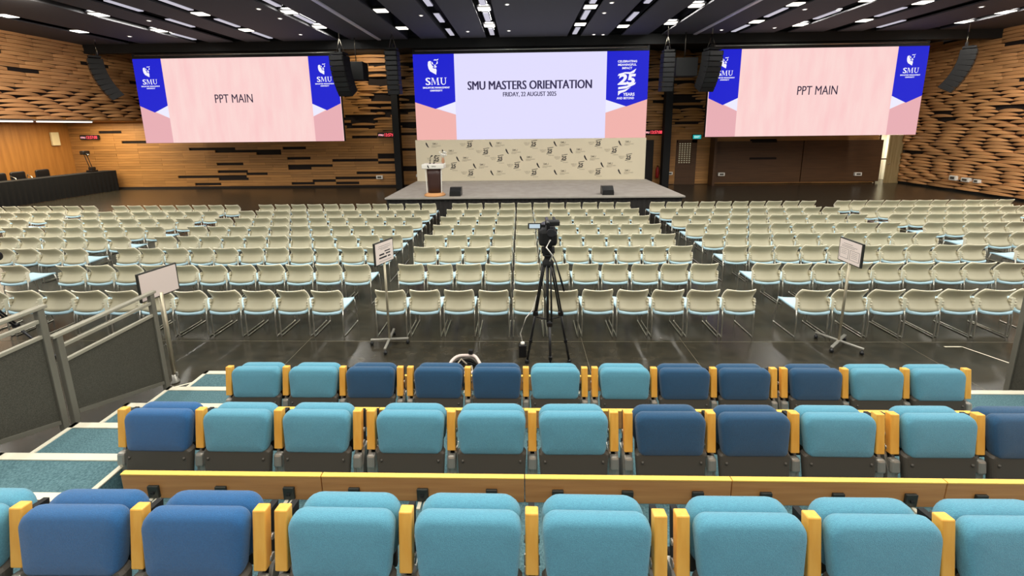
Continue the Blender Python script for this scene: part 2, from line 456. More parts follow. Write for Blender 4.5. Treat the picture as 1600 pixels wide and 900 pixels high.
def half_step(name, x0, x1, y0, y1, z, z0):
    mb = MB().box(((x0+x1)/2, (y0+y1)/2, (z+z0)/2), (x1-x0, y1-y0, z-z0))
    mb.box(((x0+x1)/2, y1-.03, z+.002), (x1-x0, .06, .012), mi=1)
    mb.box((x0+.02, (y0+y1)/2, z+.002), (.04, y1-y0, .012), mi=1)
    mb.box((x1-.02, (y0+y1)/2, z+.002), (.04, y1-y0, .012), mi=1)
    return struct(mb.build(name, tier_col))
half_step('floor_step_1', -4.08, TX0, 3.905, 4.41, .15, 0)
half_step('floor_step_2', -4.08, TX0, 3.01, 3.45, .45, .3)
half_step('floor_step_3', -4.08, TX0, 2.07, 2.525, .75, .6)
half_step('floor_step_4', 4.4, TX1, 3.01, 3.45, .45, .3)
half_step('floor_step_5', 4.4, TX1, 2.07, 2.525, .75, .6)

# ---------------------------------------------------------------- stage and its backdrop
stg = empty('stage', (.42, 15.2, 0))
sx0, sx1, sy0, sy1 = -5.24, 5.2, -2.05, 2.2
MB().box((0, .05, .77), (sx1-sx0, sy1-sy0, .06), bev=.01).build('deck', M['stage'], stg)
mb = MB()
def skirtfn(p0, p1, n):
    L = math.hypot(p1[0]-p0[0], p1[1]-p0[1]); ux, uy = (p1[0]-p0[0])/L, (p1[1]-p0[1])/L
    def fn(u, v):
        s = u*L; w_ = .025*math.sin(s*2*math.pi/.17)*(1.1-v*.6)
        return (p0[0]+ux*s+uy*w_, p0[1]+uy*s-ux*w_, .74*v+.004)
    mb.grid(fn, n, 3)
skirtfn((sx0+.04, sy0+.1), (sx1-.04, sy0+.1), 500)
skirtfn((sx0+.04, sy1-.1), (sx0+.04, sy0+.1), 200); skirtfn((sx1-.04, sy0+.1), (sx1-.04, sy1-.1), 200)
mb.box((0, sy0+.03, .73), (sx1-sx0, .03, .05))
mb.build('skirt', M['skirt'], stg)
mb = MB()
for ix in range(5):
    for iy in range(3): mb.box((sx0+.3+ix*2.45, sy0+.35+iy*1.7, .37), (.08, .08, .74))
mb.build('support_frame', M['darkchrome'], stg)
tag(stg, 'low carpeted stage with grey top and black pleated skirt', 'stage')

bd = empty('backdrop_panel', (.4, 17.32, .8))
MB().box((0, 0, .93), (10.3, .08, 1.86), bev=.005).build('panel', M['backdrop'], bd)
mb = MB()
def flame(cx, cz, s=1.0):
    f = lambda a, b: (cx+a*s, -.044, cz+b*s)
    mb.bm.faces.new([mb.bm.verts.new(f(a, b)) for a, b in ((-.16, .13), (-.11, .06), (-.08, -.02), (-.02, -.13), (-.1, -.09), (-.15, -.01), (-.18, .06))])
    f1 = lambda a, b: (cx+.24*s+a*s, -.044, cz+.055*s+b*s); text_mesh('SMU', f1, height=.09*s, bold=.01, mb=mb, mi=1)
    f2 = lambda a, b: (cx+.3*s+a*s, -.044, cz-.045*s+b*s); text_mesh('SINGAPORE MANAGEMENT', f2, width=.42*s, height=.04*s, mb=mb, mi=1)
    f3 = lambda a, b: (cx+.2*s+a*s, -.044, cz-.1*s+b*s); text_mesh('UNIVERSITY', f3, width=.24*s, height=.035*s, mb=mb, mi=1)
def glyph25(cx, cz, s=1.0):
    g = lambda a, b: (cx+a*s+b*s*.12, -.044, cz+b*s)
    text_mesh('25', g, width=.22, height=.17, bold=.035, mb=mb)
    for a0, b0, a1, b1, t in ((-.12, .11, .14, .15, .025), (-.13, -.15, .1, -.11, .025)):
        mb.bm.faces.new([mb.bm.verts.new(g(*q)) for q in ((a0, b0), (a1, b1), (a1, b1+t), (a0, b0+t))])
    for j, tx in enumerate(('CELEBRATING', 'MEANINGFUL', 'IMPACT')):
        text_mesh(tx, lambda a, b: (cx-.3+a, -.044, cz+.05-j*.05+b), width=(.28, .24, .15)[j], height=.032, mb=mb, mi=1)
    text_mesh('YEARS AND BEYOND', lambda a, b: (cx+.06+a, -.044, cz-.2+b), width=.24, height=.04, mb=mb, mi=1)
PER = 2.87
for r_, (x0, z) in enumerate(((-1.24, 2.44-.8), (-.52, 2.12-.8), (.12, 1.80-.8), (.87, 1.48-.8), (-1.22, 1.16-.8))):
    for k in range(-3, 4):
        xa = x0+k*PER-.4
        if -4.9 < xa < 4.7: flame(xa, z)
        xb = x0+k*PER+1.8-.4
        if -4.6 < xb < 4.9: glyph25(xb, z)
mb.build('printed_logos', [M['ink'], M['inkgrey']], bd)
for x in (-4.5, 0, 4.5): MB().box((x, .3, .4), (.05, .5, .05)).box((x, .08, .7), (.05, .06, 1.4)).build('brace', M['darkchrome'], bd)
tag(bd, 'cream fabric backdrop printed with small dark logos at back of stage', 'backdrop')

# ---------------------------------------------------------------- the three screens
def emblem(mb, fn, mi=0):
    P = lambda pts: mb.bm.faces.new([mb.bm.verts.new(fn(a, b)) for a, b in pts])
    for pts in (
        ((-.48, .7), (-.32, .8), (-.16, .76), (-.2, .55), (-.12, .35), (.05, .1), (-.05, -.02), (.12, -.1), (.3, -.08), (.36, -.3), (.3, -.82), (.0, -.62), (-.3, -.42), (-.46, -.1), (-.52, .3)),
        ((-.1, .72), (.0, .6), (.04, .42), (-.06, .38), (-.12, .52)),
        ((.08, .4), (.2, .3), (.34, .42), (.3, .28), (.2, .2), (.1, .28)),
        ((.32, .5), (.4, .56), (.42, .76), (.5, .74), (.5, .52), (.42, .4)),
        ((.06, .12), (.3, .22), (.4, .12), (.3, .0), (.14, .02)),
        ((.06, .86), (.2, .98), (.4, .94), (.6, 1.04), (.52, .86), (.3, .84))):
        f = P(pts); f.material_index = mi
def smu_logo(mb, fn, s, par):
    """emblem over the letters over two lines; s = banner width; centred on (0,0) = banner centre of the logo"""
    m2 = MB(); emblem(m2, lambda a, b: fn(a*.24*s-.03*s, b*.2*s+.3*s)); m2.build('emblem', M['s_logo'], par)
    H_ = .17*s; oy = -.105*s
    P = lambda pts, ox: mb.bm.faces.new([mb.bm.verts.new(fn(ox+a*H_, oy+b*H_)) for a, b in pts])
    text_mesh('S', lambda a, b: fn(a-.165*s, b-.02*s), width=.11*s, height=H_*1.03, heavy=.008*s, mb=mb)
    om = -.095*s
    for q in (((.1, 0), (.17, 0), (.23, .94), (.16, .94)), ((.16, 1), (.36, 1), (.64, .2), (.56, 0)), ((.56, 0), (.62, .12), (.98, 1), (.92, 1)), ((.88, 1), (1.06, 1), (1.14, 0), (.96, 0)),
              ((0, 0), (.27, 0), (.27, .06), (0, .06)), ((.86, 0), (1.24, 0), (1.24, .06), (.86, .06)), ((.06, .94), (.3, .94), (.3, 1), (.06, 1)), ((.9, .94), (1.16, .94), (1.16, 1), (.9, 1))): P(q, om)
    ou = .13*s
    n_ = 10
    for k in range(n_):
        t0, t1 = math.pi+math.pi*k/n_, math.pi+math.pi*(k+1)/n_
        P(((.47+.36*math.cos(t0), .36+.36*math.sin(t0)), (.47+.36*math.cos(t1), .36+.36*math.sin(t1)), (.5+.24*math.cos(t1), .36+.26*math.sin(t1)), (.5+.24*math.cos(t0), .36+.26*math.sin(t0))), ou)
    for q in (((.11, .35), (.28, .35), (.28, 1), (.11, 1)), ((.74, .35), (.83, .35), (.83, 1), (.74, 1)), ((.0, .94), (.39, .94), (.39, 1), (0, 1)), ((.64, .94), (.95, .94), (.95, 1), (.64, 1))): P(q, ou)
    m3 = MB()
    text_mesh('SINGAPORE MANAGEMENT', lambda a, b: fn(a+.03*s, b-.17*s), width=.66*s, height=.042*s, heavy=.003*s, mb=m3)
    text_mesh('UNIVERSITY', lambda a, b: fn(a+.03*s, b-.24*s), width=.3*s, height=.042*s, heavy=.003*s, mb=m3)
    m3.build('small_lettering', M['s_logo'], par)
def logo25(mb, fn, s):
    for i, (t, wd) in enumerate((('CELEBRATING', .46), ('MEANINGFUL', .44), ('IMPACT', .24))):
        text_mesh(t, lambda a, b: fn(a-.0*s, b+(.44-i*.078)*s), width=wd*s, height=.052*s, bold=.03, mb=mb)
    sk = lambda a, b: fn(a+b*.18, b)
    text_mesh('25', lambda a, b: sk(a, b+.02*s), width=.4*s, height=.26*s, bold=.045, mb=mb)
    for pts in (((-.2, .15), (-.05, .19), (.08, .19), (.22, .27), (.17, .17), (.06, .145), (-.05, .155), (-.22, .1)),
                ((-.2, -.16), (.0, -.13), (.22, -.05), (.2, -.1), (.0, -.19), (-.2, -.21)),
                ((-.2, -.25), (-.05, -.22), (.1, -.16), (-.02, -.26), (-.14, -.3), (-.2, -.36))):
        mb.bm.faces.new([mb.bm.verts.new(fn(a*s, b*s)) for a, b in pts])
    text_mesh('YEARS', lambda a, b: fn(a+.06*s, b-.33*s), width=.28*s, height=.075*s, bold=.03, mb=mb)
    text_mesh('AND BEYOND', lambda a, b: fn(a-.02*s, b-.42*s), width=.42*s, height=.055*s, bold=.03, mb=mb)
def screen(name, x0, x1, z0, z1, bw, main_mat, pink, label, Y=17.45):
    W, Hh = x1-x0, z1-z0
    t = empty(name, ((x0+x1)/2, Y, z0))
    L = lambda a, b, k=0: (-W/2+a*W, -.03-.004*k, Hh*(1-b))          # a across, b down
    MB().box((0, .1, Hh/2), (W, .16, Hh)).box((0, .1, Hh+.12), (W+.04, .22, .2)).build('housing', M['black'], t)
    MB().tube([(-W/2+.1, -.02, Hh+.15), (W/2-.1, -.02, Hh+.15)], .02).build('top_rail', M['chrome'], t)
    mb = MB(); mb.box((0, -.005, Hh/2), (W, .05, Hh)); mb.build('display', main_mat, t)
    B = bw
    for q in ((lambda a: a), (lambda a: 1-a)):
        MB().quad([L(q(0), .55, 1), L(q(0), 1, 1), L(q(B), 1, 1), L(q(B), .70, 1)]).build('pink_panel', pink, t)
        MB().quad([L(q(B), .55, 2), L(q(B), .70, 2), L(q(B/2), .615, 2), L(q(B/2), .6, 2)]).build('white_triangle', M['s_tri'], t)
        MB().quad([L(q(0), 0, 3), L(q(B), 0, 3), L(q(B), .55, 3), L(q(B/2), .63, 3), L(q(0), .55, 3)]).build('blue_banner', M['s_blue'], t)
    tag(t, label, 'screen')
    return t, W, Hh, L
t, W, Hh, L = screen('led_screen', -4.70, 5.55, 2.66, 6.37, .176, M['s_white'], M['s_pink'], 'wide LED screen above the stage backdrop titled SMU MASTERS ORIENTATION')
k4 = lambda cx, cb: (lambda a, b: (-W/2+cx*W+a, -.046, Hh*(1-cb)+b))
mb = MB(); smu_logo(mb, k4(.09, .30), .176*W, t); mb.build('wordmark_lettering', M['s_logo'], t)
mb = MB(); logo25(mb, k4(.91, .33), .176*W); mb.build('anniversary_logo', M['s_logo'], t)
mb = MB()
text_mesh('SMU MASTERS ORIENTATION', k4(.497, .365), width=.53*W, height=.1*Hh, heavy=.016, mb=mb)
text_mesh('FRIDAY, 22 AUGUST 2025', k4(.497, .475), width=.228*W, height=.06*Hh, heavy=.007, mb=mb)
mb.build('title', M['s_text'], t)
for x0, x1, lab, cx in ((-17.25, -8.05, 'LED screen showing PPT MAIN, on the black table side of the stage', .475), (8.2, 17.3, 'LED screen showing PPT MAIN, on the open door side of the stage', .51)):
    t, W, Hh, L = screen('led_screen', x0, x1, 2.66, 6.37, .14, M['s_pale'], M['s_pink2'], lab)
    k4 = lambda cx, cb: (lambda a, b: (-W/2+cx*W+a, -.046, Hh*(1-cb)+b))
    for c in (.07, .93):
        mb = MB(); smu_logo(mb, k4(c-.004, .26), .14*W, t); mb.build('wordmark_lettering', M['s_logo'], t)
    mb = MB(); text_mesh('PPT MAIN', k4(cx, .475), width=.187*W, height=.1*Hh, heavy=.004, mb=mb); mb.build('title', M['s_text2'], t)

# ---------------------------------------------------------------- ceiling lights
def square_light(x, y, lab):
    t = empty('ceiling_light', (x, y, ZC+.02))
    MB().box((0, 0, .06), (.46, .44, .1), bev=.01).build('housing', M['blackgloss'], t)
    mb = MB().box((0, -.09, 0), (.4, .15, .03), bev=.008).box((0, .09, 0), (.4, .15, .03), bev=.008); mb.build('diffuser', M['lamp'], t)
    tag(t, lab, 'ceiling light', 'square lamps in the ceiling slots')
def strip_light(x, y, lab, L=1.1):
    t = empty('strip_light', (x, y, ZC+.04))
    MB().box((0, 0, .05), (.24, L, .06), bev=.01).build('housing', M['blackgloss'], t)
    MB().box((0, 0, 0), (.18, L-.04, .03), bev=.008).build('diffuser', M['lamp2'], t)
    tag(t, lab, 'ceiling light', 'strip lamps in the ceiling slots')
LIT = (((13.1, 15.2), ()), ((13.15, 15.3), (16.4,)), ((), (12.4, 14.4)), ((13.3, 15.46), (12.4, 14.5, 16.4)), ((13.28, 15.2), (12.2, 14.2)), ((13.33, 15.6), ()), ((), (12.45, 14.37, 16.45)),
       ((13.34, 15.46), (12.45, 14.35, 16.5)), ((13.35, 15.52), (12.5, 14.35, 16.6)), ((15.93,), (14.67, 12.6)), ((13.44, 15.58), ()), ((13.5, 15.6), (14.5, 16.7)), ((13.18, 16.2), (14.9,)), ((13.58, 15.73), (14.7,)), ((), (16.4,)), ((14.9, 16.2), ()))
for i, x in enumerate(SLOT_X):
    side = ('from the black table wall' if x < .4 else 'from the open door wall')
    n = ORD[i] if x < .4 else ORD[len(SLOT_X)-1-i]
    sq, st = sorted(LIT[i][0], reverse=True), sorted(LIT[i][1], reverse=True)
    for j, y in enumerate(sq): square_light(x, y, 'square ceiling lamp in the %s slot %s, %s from the screens' % (n, side, ORD[j]))
    for j, y in enumerate(st): strip_light(x, y, 'strip ceiling lamp in the %s slot %s, %s from the screens' % (n, side, ORD[j]))
DOT = ((-3.38, 13.86), (-2.1, 16.2), (-.4, 12.84), (-.45, 16.2), (2.87, 13.97), (2.87, 12.87), (3.1, 17.1), (3.5, 17.15), (-8.3, 13.9), (-8.3, 12.8), (-8.9, 16.2), (-15.8, 16.0), (-12.9, 13.85), (9.6, 14.0), (10.2, 16.5), (8.2, 16.7), (15.5, 14.1))
for i, (x, y) in enumerate(DOT):
    t = empty('downlight', (x, y, ZC))
    MB().lathe(((.02, 0), (.075, -.012), (.085, 0), (.085, .03))).build('ring', M['white'], t)
    MB().lathe(((.01, -.02), (.05, -.016), (.05, 0))).build('lens', M['dot'], t)
    tag(t, 'tiny round downlight in the dark ceiling panels', 'downlight', 'tiny ceiling downlights')
for x, sd in ((-6.08, 'black table'), (7.4, 'exit sign')):
    t = MB().box((x, (17.3+YF)/2, ZC-.02), (.13, 17.3-YF, .05)).build('ceiling_track', M['rail_light'])
    tag(t, 'long pale metal track on the ceiling, %s side of the middle slots' % sd, 'ceiling track', 'ceiling tracks')

# ---------------------------------------------------------------- hanging speakers
def line_array(x, y, ztop, n, h, wd, lab, rz=0.0, curve=3.2, dep=.5):
    t = empty('line_array_speaker', (x, y, ztop), rz)
    MB().box((0, 0, .08), (wd*.9, dep*.8, .08)).box((0, .1, .2), (.08, .08, .2)).build('flying_frame', M['black'], t)
    MB().tube([(-wd*.3, .1, .1), (0, .1, .7)], .012).tube([(wd*.3, .1, .1), (0, .1, .7)], .012).tube([(0, .1, .68), (0, .1, ZC-ztop+.57)], .02).build('hanger', M['darkchrome'], t)
    p = Vector((0, -dep/2, 0)); a = R_(2)
    for k in range(n):
        mb = MB()
        rot = Matrix.Translation(p) @ Matrix.Rotation(a, 4, 'X')
        mb.box(rot @ Vector((0, dep/2, -h/2)), (wd, dep, h*.93), rot=rot.to_3x3().to_4x4(), bev=.012)
        mb.box(rot @ Vector((0, -.004, -h/2)), (wd*.86, .012, h*.72), rot=rot.to_3x3().to_4x4(), mi=1)
        mb.build('cabinet', [M['black'], M['blackgloss']], t)
        p = rot @ Vector((0, 0, -h)); a += R_(curve)
    tag(t, lab, 'loudspeaker', 'hanging line array loudspeakers')
line_array(-17.75, 16.3, 6.2, 8, .225, .5, 'curved black loudspeaker column hanging before the block wall above the alcove', R_(-38), 4.5, .45)
line_array(-7.3, 16.0, 6.1, 8, .21, .62, 'curved black loudspeaker column overlapping the table-side screen edge', R_(-8), 4.5)
line_array(-5.15, 16.0, 6.25, 9, .19, .5, 'straight black loudspeaker column beside the table-side post', 0, .6, .4)
line_array(5.95, 16.3, 6.05, 8, .19, .46, 'straight dark loudspeaker column beside the exit-side post', 0, .6, .4)
line_array(7.72, 16.3, 6.1, 8, .21, .62, 'curved black loudspeaker column overlapping the exit-side screen edge', R_(8), 4.5)
line_array(17.75, 16.3, 6.0, 8, .22, .5, 'curved dark loudspeaker column hanging before the block wall by open door', R_(38), 4.5, .45)
for x, z0, z1, wd, lab in ((-7.05, 5.25, 6.0, .8, 'table-side'), (6.9, 5.2, 5.95, .9, 'exit-side')):
    t = empty('subwoofer', (x, 17.0, z0))
    MB().box((0, 0, (z1-z0)/2), (wd, .6, z1-z0), bev=.02).build('cabinet', M['black'], t)
    MB().tube([(0, 0, z1-z0), (0, 0, ZC-z0+.5)], .02).build('hanger', M['darkchrome'], t)
    tag(t, 'square black loudspeaker box hanging behind the %s curved column' % lab, 'loudspeaker')

# ---------------------------------------------------------------- clocks, signs and fittings on the walls
def clock(x, z, lab, y=YB-.09):
    t = empty('digital_clock', (x, y, z))
    MB().box((0, 0, 0), (1.05, .08, .26), bev=.02).build('case', M['black'], t)
    mb = MB(); text_mesh('13:57:08', lambda a, b: (.17+a, -.044, b), width=.6, height=.17, bold=.02, mb=mb); mb.build('digits', M['led_red'], t)
    mb = MB(); text_mesh('FRI', lambda a, b: (-.33+a, -.044, b-.01), width=.26, height=.1, bold=.03, mb=mb); mb.build('day', M['led_pink'], t)
    tag(t, lab, 'clock', 'red digital wall clocks')
clock(-23.75, 2.9, 'red digital wall clock over the black draped table')
clock(-7.22, 2.85, 'red digital wall clock beside the black post by table-side screen')
clock(7.0, 2.83, 'red digital wall clock above the dark doorway by the stage', YB-.12)
t = empty('exit_sign', (9.32, YB-.12, 2.56))
MB().box((0, 0, 0), (.46, .08, .24), bev=.01).build('box', M['black'], t)
MB().box((0, -.042, 0), (.42, .01, .2)).build('face', M['exit'], t)
mb = MB(); text_mesh('EXIT', lambda a, b: (a, -.05, b), width=.28, height=.11, bold=.02, mb=mb); mb.build('lettering', M['exitw'], t)
tag(t, 'small lit teal EXIT sign above the lattice door', 'exit sign')
t = empty('fire_extinguisher', (7.32, YB-.18, .38))
MB().lathe(((.02, 0), (.085, .02), (.09, .1), (.09, .45), (.06, .55), (.025, .58), (.025, .64))).build('cylinder', M['red'], t)
MB().tube([(0, 0, .6), (.08, -.02, .62), (.12, -.02, .45), (.1, -.02, .2)], .012).box((0, -.03, .66), (.04, .14, .03)).build('hose', M['black'], t)
tag(t, 'red fire extinguisher on the wall between doorway and black post', 'fire extinguisher')
def plate(name, x, z, w_, h_, lab, y=None, side=False):
    t = empty(name, (XR-.2, x, z) if side else (x, (YB-.11) if y is None else y, z))
    if side: MB().box((.05, 0, 0), (.2, w_, h_), bev=.01).build('cover', M['white'], t); MB().box((-.055, 0, 0), (.01, w_*.6, h_*.5)).build('insert', M['shell'], t)
    else: MB().box((0, .03, 0), (w_, .1, h_), bev=.01).build('cover', M['white'], t); MB().box((0, -.022, 0), (w_*.6, .01, h_*.5)).build('insert', M['shell'], t)
    tag(t, lab, 'wall socket', 'white wall sockets')
plate('wall_socket', 18.1, .63, .28, .22, 'largest white wall socket low on the block wall', side=True)
plate('wall_socket', 17.6, .61, .3, .18, 'grey-white wall socket between two others on the block wall', side=True)
plate('wall_socket', 17.17, .61, .2, .15, 'smallest white wall socket low on the block wall', side=True)
plate('wall_socket', -6.9-.9, .55, .36, .2, 'white wall socket low beside the table-side black post')
plate('wall_socket', -5.62, .62, .3, .14, 'white wall socket low between the black post and backdrop')
plate('wall_socket', 8.02, .62, .3, .16, 'white wall socket low between exit-side post and lattice door')
plate('wall_socket', 10.75, .55, .35, .18, 'white wall socket low on the brown panel near exit sign', YB-.16)
plate('wall_socket', 17.95, .5, .36, .18, 'pale wall socket low on brown panel near open door', YB-.16)
t = empty('wall_sconce', (XA+.06, 20.15, 2.5))
MB().box((.03, 0, .35), (.12, .34, .7), bev=.02).build('shade', mat('cream_shade', 'e8d9ac', .6), t); MB().box((.0, 0, .35), (.06, .36, .06)).build('bracket', M['chrome'], t)
tag(t, 'cream upright wall light on the alcove veneer', 'wall light')

# ---------------------------------------------------------------- lectern and stage monitors
t = empty('lectern', (-3.12, 13.6, .8))
MB().lathe(((.02, 0), (.37, 0), (.38, .03), (.37, .05), (.31, .055), (.31, .1), (.02, .1)), n=32).build('base', M['lightwood'], t)
mb = MB(); mb.loft([[(a, b*.8, z) for a, b in rrect(wd, .34, .15)] for wd, z in ((.46, .1), (.48, .4), (.5, .75), (.52, .98))]); mb.build('column', M['brownwood'], t)
for s in (-1, 1): MB().prism([(s*.245, .1), (s*.27, .1), (s*.3, 1.05), (s*.265, 1.05)], .03, lambda a, b, c: (a, -.1+c, b)).build('side_fin', M['white'], t)
mb = MB(); mb.box((0, 0, 1.06), (.78, .46, .17), bev=.03); mb.build('reading_top', M['white'], t)
mb = MB(); mb.box((0, -.02, 1.149), (.34, .26, .006)); mb.build('document_rest', M['paper'], t)
mb = MB(); text_mesh('SMU', lambda a, b: (.05+a, -.236, 1.07+b), height=.055, mb=mb)
mb.bm.faces.new([mb.bm.verts.new((a-.14, -.236, 1.06+b)) for a, b in ((-.03, .07), (0, .03), (.03, -.06), (-.02, -.04), (-.04, .02))])
mb.build('logo', M['ink'], t)
tag(t, 'dark brown curved lectern with white top on the stage', 'lectern')
for dx, k in ((-.12, 'first'), (.02, 'second')):
    t2 = empty('microphone', (-3.12+dx, 13.55, 1.953))
    MB().lathe(((.04, 0), (.045, .015), (.01, .02))).build('foot', M['blackgloss'], t2)
    MB().tube([(0, 0, .015), (.01, 0, .12), (.03, -.03, .22), (.07, -.06, .27)], .012).build('gooseneck', M['blackgloss'], t2)
    MB().tube([(.06, -.05, .265), (.11, -.09, .28)], [.02, .024]).build('capsule', M['black'], t2)
    tag(t2, 'black gooseneck microphone on the lectern, %s from the table side' % k, 'microphone', 'lectern microphones')
t2 = empty('flower_vase', (-2.785, 13.62, 1.953))
MB().lathe(((.03, 0), (.05, .02), (.055, .1), (.035, .16), (.045, .2)), n=16).build('vase', mat('copper_glass', 'b98a6a', .2), t2)
mb = MB()
for k in range(14):
    a = random.uniform(0, 6.28); q = random.uniform(.02, .12)
    c = Vector((q*math.cos(a), q*math.sin(a), .24+random.uniform(0, .16)))
    mb.tube([(0, 0, .18), c], .006); mb.lathe(((.005, -.02), (.035, 0), (.03, .025), (.005, .035)), c=c, n=8)
mb.build('flowers', M['white'], t2)
tag(t2, 'small vase of pale flowers on the lectern top', 'vase')
for x, y, lab in ((-2.35, 13.55, 'lectern'), (3.05, 13.55, 'exit side of the stage edge')):
    t = empty('stage_monitor', (x, y, .8))
    MB().prism([(-.2, 0), (.2, 0), (.2, .12), (.02, .3), (-.16, .3), (-.2, .2)], .4, lambda a, b, c: (-.2+c, -a, b)).build('cabinet', M['blackgloss'], t)
    MB().box((0, -.205, .1), (.36, .012, .16)).build('grille', M['black'], t)
    tag(t, 'small black wedge monitor speaker at stage edge by the %s' % lab, 'loudspeaker', 'stage monitors')

# ---------------------------------------------------------------- black table in the alcove
t = empty('draped_table', (-22.68, 16.9, 0))
MB().box((0, 0, 1.08), (.76, 7.2, .04)).build('tabletop', M['blackcloth'], t)
mb = MB()
def dr(p0, p1, n):
    Ln = math.hypot(p1[0]-p0[0], p1[1]-p0[1]); ux, uy = (p1[0]-p0[0])/Ln, (p1[1]-p0[1])/Ln
    mb.grid(lambda u, v: (p0[0]+ux*u*Ln+uy*.02*math.sin(u*Ln*30)*(1-v), p0[1]+uy*u*Ln-ux*.02*math.sin(u*Ln*30)*(1-v), 1.1*v+.003), n, 3)
dr((.39, -3.62), (.39, 3.62), 260); dr((.39, 3.62), (-.39, 3.62), 30); dr((-.39, -3.62), (.39, -3.62), 30)
mb.build('cloth', M['blackcloth'], t)
for yy in (-3.3, 0, 3.3):
    for xx in (-.3, .3): MB().tube([(xx, yy, 0), (xx, yy, 1.07)], .02).build('leg', M['darkchrome'], t)
tag(t, 'long black draped table in the wooden alcove', 'table')
def exec_chair(y, lab, arms=False):
    c = empty('office_chair', (-23.62, y, 0), R_(-90))
    mb = MB(); cushion(mb, .56, .62, .09, .09, lambda a, b, cc: (a, -.26+cc, 1.08+b)); mb.build('backrest', M['blackgloss'], c)
    mb = MB(); cushion(mb, .54, .52, .1, .08, lambda a, b, cc: (a, b, .55+cc)); mb.build('seat', M['blackgloss'], c)
    MB().tube([(0, 0, .06), (0, 0, .5)], .03).build('column', M['chrome'], c)
    MB().box((0, -.24, .68), (.08, .03, .35)).build('back_support', M['black'], c)
    for k in range(5):
        a = k*2*math.pi/5
        MB().tube([(0, 0, .1), (.3*math.cos(a), .3*math.sin(a), .05)], .02).lathe(((.02, 0), (.03, .02), (.02, .05)), c=(.3*math.cos(a), .3*math.sin(a), 0), n=8).build('leg', M['darkchrome'], c)
    if arms:
        for s in (-1, 1): MB().tube([(s*.27, -.24, .92), (s*.32, -.2, 1.22), (s*.3, .0, 1.1), (s*.28, .14, .62)], .018).build('armrest', M['chrome'], c)
    tag(c, lab, 'chair', 'chairs behind the black table')
exec_chair(16.0, 'dark chair back behind the black table, farthest from the stage wall'.replace('farthest', 'fourth'))
exec_chair(16.85, 'dark chair back behind the black table, third from the corner')
exec_chair(17.55, 'black chair with chrome arms behind the draped table', True)
exec_chair(18.5, 'dark chair back behind the black table, closest to corner'.replace('closest to', 'first from the'))
t = empty('document_camera', (-22.75, 19.75, 1.106))
MB().box((0, 0, .05), (.3, .34, .1), bev=.02).box((.02, 0, .18), (.2, .22, .16), bev=.03).build('base', M['blackgloss'], t)
for s in (-1, 1): MB().tube([(0, s*.06, .1), (-.1, s*.06-.1, .95)], .016).build('arm', M['black'], t)
MB().box((-.1, -.1, 1.02), (.24, .32, .2), bev=.04).tube([(-.1, -.1, 1.0), (.05, -.1, .9)], [.08, .06]).build('head', M['blackgloss'], t)
MB().tube([(.05, -.1, .92), (.08, -.1, .89)], .05).build('lens', M['chrome'], t)
tag(t, 'black document camera on tall double arm at the table end', 'document camera')

